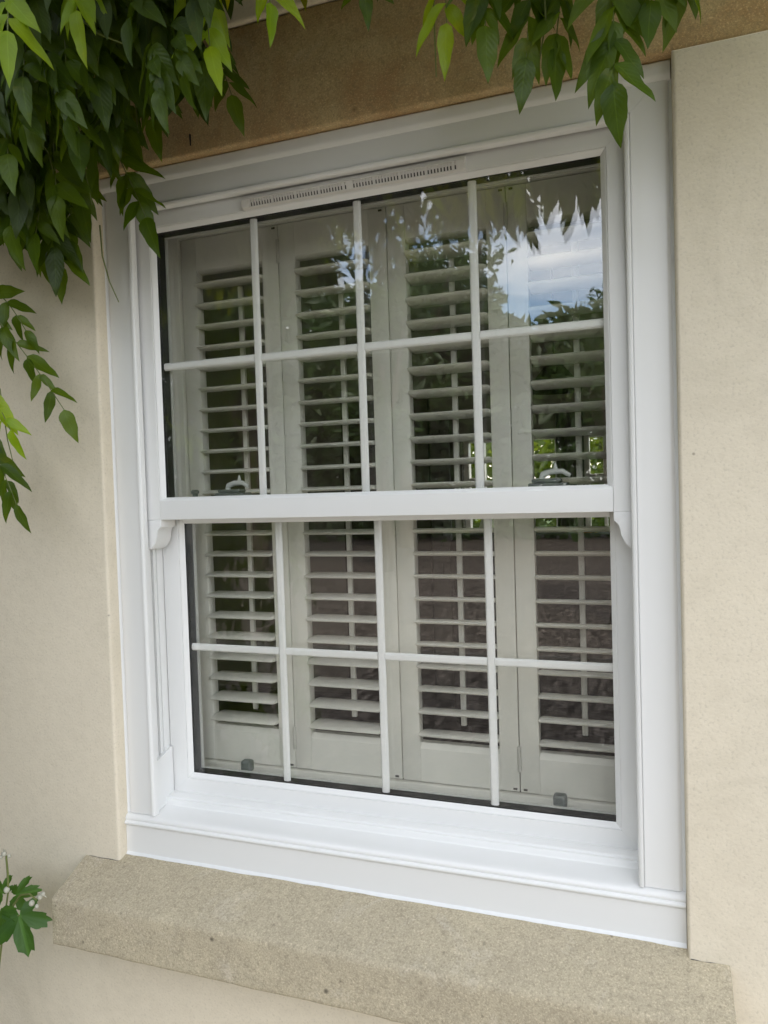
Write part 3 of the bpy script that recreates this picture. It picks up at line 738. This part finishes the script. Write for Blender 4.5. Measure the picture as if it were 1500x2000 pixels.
# ---- sprays that can be told apart (measured positions, depth in metres from the glass)
SP = [  # u0, v0, u1, v1, y0, y1, pairs, size, backlit
 (185, 215, 285, 425, -0.16, -0.20, 5, 0.085, 0), (150, 360, 122, 520, -0.15, -0.19, 4, 0.080, 0), (95, 330, 70, 455, -0.20, -0.26, 4, 0.085, 0),
 (40, 330, 20, 440, -0.22, -0.28, 4, 0.085, 0), (390, -90, 410, 90, -0.36, -0.42, 4, 0.085, 1), (330, -40, 345, 150, -0.24, -0.28, 5, 0.080, 0),
 (405, 70, 452, 185, -0.14, -0.16, 3, 0.075, 0), (290, 60, 300, 230, -0.18, -0.20, 5, 0.078, 0), (240, 40, 215, 215, -0.26, -0.30, 5, 0.085, 0),
 (20, -110, 15, 60, -0.46, -0.52, 4, 0.085, 1), (120, -60, 130, 150, -0.36, -0.42, 5, 0.085, 0), (145, 120, 155, 260, -0.30, -0.36, 4, 0.085, 0),
 (170, -120, 150, 20, -0.42, -0.46, 4, 0.080, 1), (70, 90, 60, 230, -0.34, -0.40, 4, 0.085, 0), (20, 150, 15, 300, -0.34, -0.40, 4, 0.085, 0),
 (260, -70, 275, 60, -0.34, -0.38, 4, 0.080, 0), (215, 140, 185, 320, -0.20, -0.25, 5, 0.080, 0), (100, 220, 110, 380, -0.26, -0.31, 5, 0.085, 0),
 (500, -110, 528, 5, -0.36, -0.40, 3, 0.070, 1), (715, -90, 712, -20, -0.26, -0.30, 2, 0.060, 0),
 (-70, 560, 125, 800, -0.20, -0.18, 6, 0.072, 0), (-30, 560, 50, 645, -0.18, -0.18, 2, 0.065, 0), (-60, 800, 32, 985, -0.22, -0.22, 5, 0.072, 0), (-50, 740, 20, 840, -0.25, -0.27, 3, 0.070, 1),
 (60, 20, 45, 150, -0.40, -0.46, 4, 0.080, 0), (200, 20, 190, 150, -0.34, -0.38, 4, 0.080, 0), (130, 300, 160, 395, -0.16, -0.20, 3, 0.075, 0), (255, 190, 245, 270, -0.15, -0.17, 3, 0.070, 0),
 (360, 60, 385, 160, -0.14, -0.16, 3, 0.070, 0), (60, 400, 92, 500, -0.16, -0.20, 3, 0.075, 0), (15, 380, 25, 460, -0.18, -0.22, 3, 0.075, 0),
 (868, -110, 872, 45, -0.28, -0.30, 3, 0.075, 1), (940, -130, 948, 50, -0.28, -0.30, 4, 0.074, 0), (1045, -130, 1028, 112, -0.26, -0.28, 5, 0.072, 0),
 (1108, -110, 1085, 92, -0.25, -0.27, 5, 0.070, 0), (1195, -130, 1200, 160, -0.30, -0.32, 6, 0.082, 0), (1290, -110, 1272, 0, -0.28, -0.30, 3, 0.075, 0), (1350, -110, 1325, -30, -0.28, -0.28, 2, 0.070, 0)]
for i, (u0, v0, u1, v1, y0, y1, pr_, sz, lit) in enumerate(SP):
    left = u0 < 0 and v0 > 500
    spray(u0, v0, u1, v1, y0, y1, pr_+(1 if u0 < 430 and pr_ < 6 else 0), sz*(0.92 if u0 < 430 else 1.0), bool(lit), 0.035 if left else 0.015, (0.3, -1, 0.4) if not left else (0.35, -1.0, 0.25), i)
# thin loose tendrils
for pts in ([(195, 440, -0.16), (200, 500, -0.17), (214, 550, -0.17), (232, 590, -0.17)], [(846, -60, -0.29), (848, 40, -0.29), (852, 150, -0.29)], [(1060, -80, -0.27), (1066, 40, -0.27), (1050, 140, -0.26)],
            [(120, 200, -0.28), (160, 300, -0.26), (180, 400, -0.2)], [(-40, 170, -0.36), (30, 178, -0.38), (90, 150, -0.40)], [(150, 30, -0.40), (190, 65, -0.42), (240, 85, -0.40), (300, 70, -0.36)], [(230, 120, -0.22), (262, 180, -0.2), (270, 260, -0.18)], [(60, 250, -0.3), (95, 300, -0.3), (110, 360, -0.3)], [(-60, 640, -0.24), (0, 760, -0.24), (15, 860, -0.24), (25, 900, -0.24)]):
    tube('tendril', [at(*p) for p in pts], list(np.linspace(0.0016, 0.0009, len(pts))), 'stem', vine, 5)
# ---- woody stems along the wall above the window
from mathutils import noise as ns
def woody(pts, r0, r1):
    P = []
    for a, b in zip(pts[:-1], pts[1:]):
        for t in np.linspace(0, 1, 6, endpoint=False):
            q = Vector(a).lerp(Vector(b), t); P.append(q+ns.noise_vector(q*6)*0.03)
    P.append(Vector(pts[-1])); tube('branch', P, list(np.linspace(r0, r1, len(P))), 'wood', vine, 8)
woody([(-1.05, -0.14, GZ), (-0.98, -0.12, -0.6), (-1.02, -0.13, 0.3), (-0.80, -0.14, 0.85), (-0.1, -0.14, 1.06), (0.8, -0.16, 1.10), (1.8, -0.15, 1.16), (2.6, -0.15, 1.12)], 0.035, 0.012)
woody([(-0.80, -0.16, 0.85), (-0.65, -0.25, 0.72), (-0.45, -0.30, 0.70), (-0.28, -0.30, 0.66)], 0.012, 0.004)
woody([(-0.95, -0.14, 0.55), (-0.75, -0.22, 0.50), (-0.55, -0.24, 0.40)], 0.010, 0.004)
# ---- uncountable foliage: dense leaf mass at the upper left and the canopy over the window
items = []
def rnd_spray(a, length, size, r, out=0.4):
    az = r.uniform(0, 2*math.pi); d = np.array([math.cos(az)*0.45, -abs(math.sin(az))*out, -1.0]); d /= np.linalg.norm(d)
    pts = bez(a, np.array(a)+d*length, 0.0, 4)
    face = np.array([r.normal(0, 0.6), -1.0, r.uniform(0.1, 0.8)])
    return spray_leaflets(pts, int(r.integers(3, 6)), size, face, r)
r = np.random.default_rng(21)
def edge(u):            # lower outline of the leaf mass
    return np.interp(u, [-300, 0, 60, 120, 165, 200, 260, 310, 360, 420, 460, 520], [620, 520, 500, 560, 430, 390, 330, 270, 220, 150, 60, -60])
made = 0
while made < 300:
    u, v, y = r.uniform(-420, 430), r.uniform(-420, 420), r.uniform(-0.46, -0.085)
    if v > edge(u)-150: continue
    if v > 250 and u > 170: continue
    if y < -0.30 and v > 120: continue
    items += rnd_spray(at(u, v, y), r.uniform(0.10, 0.16), r.uniform(0.065, 0.085), r); made += 1
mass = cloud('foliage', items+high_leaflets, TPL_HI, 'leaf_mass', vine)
items = []
made = 0
while made < 1000:
    x, y = r.uniform(-2.6, 2.6), -0.07-abs(r.normal(0, 0.36))
    if y < -0.75 or r.uniform() < 0.62*min(1, max(0, (x-0.75)/0.6)): continue
    zmin = 0.98+0.10*math.sin(x*3.1)+0.06*math.sin(x*7.7+1) - 0.10*(y < -0.25) - 0.04*(y < -0.5) + 0.12*(y < -0.9)
    z = zmin+abs(r.normal(0, 0.20))
    items += rnd_spray((x, y, z), r.uniform(0.12, 0.2), r.uniform(0.07, 0.09), r, 0.6); made += 1
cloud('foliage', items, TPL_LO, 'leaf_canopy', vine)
items = []
for i in range(90):        # fringe of hanging sprays just above the picture, mirrored in the top panes
    x, y = r.uniform(0.25, 1.10), r.uniform(-0.42, -0.20)
    ztop = 0.655+0.62*(y+0.30)+0.25*(0.87-x)
    items += rnd_spray((x, y, ztop+0.17+abs(r.normal(0, 0.10))), r.uniform(0.08, 0.13), r.uniform(0.05, 0.07), r, 0.3)
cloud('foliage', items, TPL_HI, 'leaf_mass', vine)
items = []
for i in range(75):         # swag of vine hanging forward of the wall, mirrored along the top of the right panes
    x, y = r.uniform(0.30, 1.02), r.uniform(-1.0, -0.70)
    items += rnd_spray((x, y, 0.90+0.05*math.sin(x*9)-0.30*(y+0.85)+abs(r.normal(0, 0.10))), r.uniform(0.10, 0.15), r.uniform(0.05, 0.07), r, 0.3)
cloud('foliage', items, TPL_HI, 'leaf_mass', vine)
items = []
made = 0
while made < 2000:          # the vine clothes the wall to the left, down to the ground
    x, y, z = r.uniform(-2.0, -0.30), r.uniform(-1.20, -0.09), r.uniform(-1.5, 1.0)
    if x > -0.52-0.10*math.sin(z*4)+0.16*(-y-0.5) + (0.05 if y < -0.6 else 0): continue
    items += rnd_spray((x, y, z), r.uniform(0.12, 0.2), r.uniform(0.07, 0.09), r, 0.6); made += 1
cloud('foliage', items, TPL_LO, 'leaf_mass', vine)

# ================================================================== small plant at the lower left
pt = empty('garden_plant', (at(-30, 2100, -0.19)[0], -0.19, GZ), 'lobed green leaves and white flower buds left of the stone sill', 'plant')
def lobed(center, tipdir, face, size, seed):
    r_ = np.random.default_rng(seed); v = [(0, 0, 0)]; uv = []
    F = frame_of(np.array(tipdir, float), np.array(face, float)); lob = [(-115, 0.55), (-58, 0.82), (0, 1.0), (58, 0.82), (115, 0.55)]
    M_ = 76
    for i in range(M_):
        a = -160+320*i/(M_-1); best = 0.34
        for la, ll in lob:
            x = abs(a-la)/36.0
            best = max(best, ll*max(0, 1-x**1.7)**0.7 if x < 1 else 0)
        rad = best*(1+0.15*(((i/3.0) % 1)-0.5)+r_.normal(0, 0.02))
        if abs(a) > 150: rad *= 0.5
        v.append((rad*math.sin(R(a)), rad*math.cos(R(a)), 0.0))
    w = []
    for q in v:
        rr = math.hypot(q[0], q[1]); an = math.degrees(math.atan2(q[0], q[1]))
        near = min(abs(an-la) for la, _ in lob)
        z = -0.25*rr*rr+0.10*rr*min(1, near/28)
        w.append(np.array(center)+F@(np.array([q[0], q[1], z])*size))
    f = [(0, i, i+1) for i in range(1, M_)]
    me = bpy.data.meshes.new('leaf'); me.from_pydata([tuple(q) for q in w], [], f)
    ul = me.uv_layers.new(name='UVMap')
    for lp_ in me.loops:
        q = v[lp_.vertex_index]; ul.data[lp_.index].uv = (0.5+q[0]*0.5, q[1]*0.5+0.5)
    me.polygons.foreach_set('use_smooth', [True]*len(f))
    return link('leaf', me, 'leaf_lobed', pt)
PYD = -0.20
lobed(at(38, 1788, PYD), at(48, 1862, PYD-0.02)-at(38, 1788, PYD), (0.35, -1, 0.5), 0.078, 1)
lobed(at(-2, 1782, PYD-0.01), at(-15, 1840, PYD-0.02)-at(-2, 1782, PYD-0.01), (0.2, -1, 0.6), 0.070, 2)
lobed(at(32, 1748, PYD+0.02), at(64, 1738, PYD+0.03)-at(32, 1748, PYD+0.02), (0.1, -0.8, 0.8), 0.050, 3)
lobed(at(5, 1745, PYD+0.01), at(-12, 1725, PYD+0.02)-at(5, 1745, PYD+0.01), (0.2, -0.9, 0.6), 0.046, 4)
lobed(at(-45, 1850, PYD), at(-50, 1930, PYD)-at(-45, 1850, PYD), (0.2, -1, 0.5), 0.06, 5)
base = at(-20, 2050, PYD+0.02)
for pts in ([base, at(0, 1870, PYD), at(8, 1800, PYD), at(16, 1742, PYD)], [at(16, 1742, PYD), at(15, 1705, PYD), at(12, 1672, PYD), at(8, 1664, PYD)], [at(26, 1768, PYD), at(40, 1748, PYD), at(58, 1746, PYD), at(72, 1758, PYD)],
            [at(8, 1800, PYD), at(25, 1790, PYD), at(38, 1788, PYD)], [base, at(-20, 1850, PYD), at(-2, 1782, PYD-0.01)], [base, (base[0], base[1], -1.2), (base[0]+0.02, base[1]+0.02, GZ)]):
    tube('stem', pts, list(np.linspace(0.0024, 0.0016, len(pts))), 'stem', pt, 6)
for i, (u, v_, rr) in enumerate([(13, 1738, 0.0058), (62, 1764, 0.0055), (84, 1746, 0.0042), (78, 1752, 0.0050), (8, 1668, 0.0052), (2, 1674, 0.0040), (18, 1672, 0.0035), (72, 1770, 0.0040)]):
    c = at(u, v_, PYD-0.002); bm = bmesh.new(); bmesh.ops.create_icosphere(bm, subdivisions=2, radius=rr)
    for q in bm.verts: q.co = Vector((c[0]+q.co.x, c[1]+q.co.y, c[2]+q.co.z*1.15))
    finish(bm, 'bud', 'bud', pt, 80)
for i in range(14):
    c = at(*[(84, 1748), (8, 1666), (72, 1752)][i % 3], PYD-0.002); a = rng.uniform(0, 6.28); d = np.array([math.cos(a), rng.uniform(-.5, .5), math.sin(a)])*rng.uniform(0.006, 0.012)
    tube('sepal', [c, np.array(c)+d*0.6, np.array(c)+d], [0.0009, 0.0011, 0.0003], 'bud', pt, 4)

# ================================================================== garden in front (seen in the glass) and behind the house
def ground_sheet(name, x0, x1, y0, y1, z, mat):
    o = raw(name, [(x0, y0, z), (x1, y0, z), (x1, y1, z), (x0, y1, z)], [(0, 1, 2, 3)], mat, None, 0); return struct(o)
ground_sheet('ground', -150, 150, -150, 150, GZ-0.02, 'lawn')
ground_sheet('gravel_drive', -30, 30, -22.0, -2.1, GZ, 'gravel')
ground_sheet('unseen_bounce_strip', -12, 12, -2.1, WY+0.02, GZ+0.004, 'bounce')  # unseen pale strip, added to bounce warm light up the wall

def leaf_ball(center, rad, n, size, r, squash=1.0, low=-1.0):
    d = r.normal(0, 1, (n, 3)); d /= np.linalg.norm(d, axis=1)[:, None]
    lump = 1+0.22*np.sin(d[:, 0]*5+center[0])*np.sin(d[:, 2]*6+1)+0.12*np.sin(d[:, 1]*11+2)
    rr = rad*lump*r.uniform(0.25, 1.0, n)**0.45
    P = np.array(center)+d*rr[:, None]*np.array([1, 1, squash])
    return [(P[i], frame_of(r.normal(0, 1, 3)+np.array([0, 0, -0.4]), d[i]+r.normal(0, 0.6, 3)), size*r.uniform(0.7, 1.3)) for i in range(n)]
def tree(name, x, y, h, spread, n, size, label, group, trunk_h=None, seed=0):
    r_ = np.random.default_rng(seed+77); t = empty(name, (x, y, GZ), label, 'tree', group)
    th = trunk_h or h*0.35
    tube('trunk', [(x, y, GZ-0.05), (x+0.1, y, GZ+th*0.5), (x, y+0.1, GZ+th), (x+0.1, y, GZ+h*0.7)], [0.03*h, 0.024*h, 0.02*h, 0.008*h], 'bark', t, 9)
    it = []
    for k in range(9):
        a = k*2.4; rr = spread*0.62*math.sqrt((k+0.4)/9); zz = GZ+th+(h-th)*(0.25+0.62*((k*0.37) % 1))
        c = (x+rr*math.cos(a), y+rr*math.sin(a), zz); it += leaf_ball(c, spread*0.48, n//9, size, r_, 0.8)
        tube('limb', [(x, y, GZ+th*0.8), ((x+c[0])/2, (y+c[1])/2, (GZ+th+c[2])/2), c], [0.012*h, 0.008*h, 0.003*h], 'bark', t, 6)
    cloud('crown', it, TPL_LO, 'leaf_tree', t, None)
tree('garden_tree', -7.0, -12.5, 8.8, 3.4, 5200, 0.30, 'large dark tree reflected in the left half of the glass', None, seed=1)
tree('garden_tree', -12.5, -10.0, 9.5, 3.8, 4200, 0.34, 'broad tree reflected at the far left of the glass', None, seed=2)
tree('garden_tree', -5.2, -17.5, 8.0, 2.9, 4200, 0.30, 'dark tree beyond the drive, second from the open sky', None, seed=3)
tree('garden_tree', -3.9, -12.0, 5.7, 1.25, 2200, 0.20, 'slim tree at the edge of the reflected sky', None, trunk_h=1.2, seed=4)
tree('young_tree', 0.65, -7.0, 4.35, 0.80, 1500, 0.11, 'small leafy tree against the sky reflected in the top right pane', None, trunk_h=1.4, seed=5)
def hedge(x0, x1, y, zt, depth, n, size, label, mat, base=GZ, seed=0, amp=0.35):
    r_ = np.random.default_rng(seed+5); it = []
    for i in range(n):
        x = r_.uniform(x0, x1); top = zt+amp*math.sin(x*1.3+seed)+amp*0.6*math.sin(x*3.7)+amp*0.3*math.sin(x*9)
        z = base+(top-base)*r_.uniform(0, 1)**0.75; yy = y+r_.normal(0, depth*0.33)
        it.append((np.array([x, yy, z]), frame_of(r_.normal(0, 1, 3)+np.array([0, 0, -0.2]), np.array([0, 1, 0.5])*(1 if y < 0 else -1)+r_.normal(0, 0.6, 3)), size*r_.uniform(0.7, 1.3)))
    h = empty('hedge', ((x0+x1)/2, y, base), label, 'hedge')
    cloud('foliage', it, TPL_LO, mat, h)
    tube('stem', [((x0+x1)/2, y, base-0.02), ((x0+x1)/2+0.05, y, base+0.5), ((x0+x1)/2, y, zt-0.6)], [0.06, 0.05, 0.03], 'bark', h, 7)
hedge(-14, 2.2, -20.5, 4.9, 1.6, 19000, 0.46, 'high garden hedge reflected across the panes below the sky', 'leaf_tree', seed=1, amp=0.20)
hedge(2.6, 14, -20.0, 0.3, 1.4, 7000, 0.28, 'low garden hedge at the right end of the drive', 'leaf_tree', seed=6, amp=0.15)
hedge(-26, -3.6, -22.5, 7.2, 2.4, 12000, 0.62, 'tall dark row of evergreens reflected in the left panes', 'leaf_tree', seed=3, amp=0.5)
hedge(-7, 6, 7.4, 0.62, 1.2, 14000, 0.22, 'yellow green hedge seen through the far windows', 'leaf_hedge', seed=2, amp=0.14)
print('leaflets', n_leaflets)
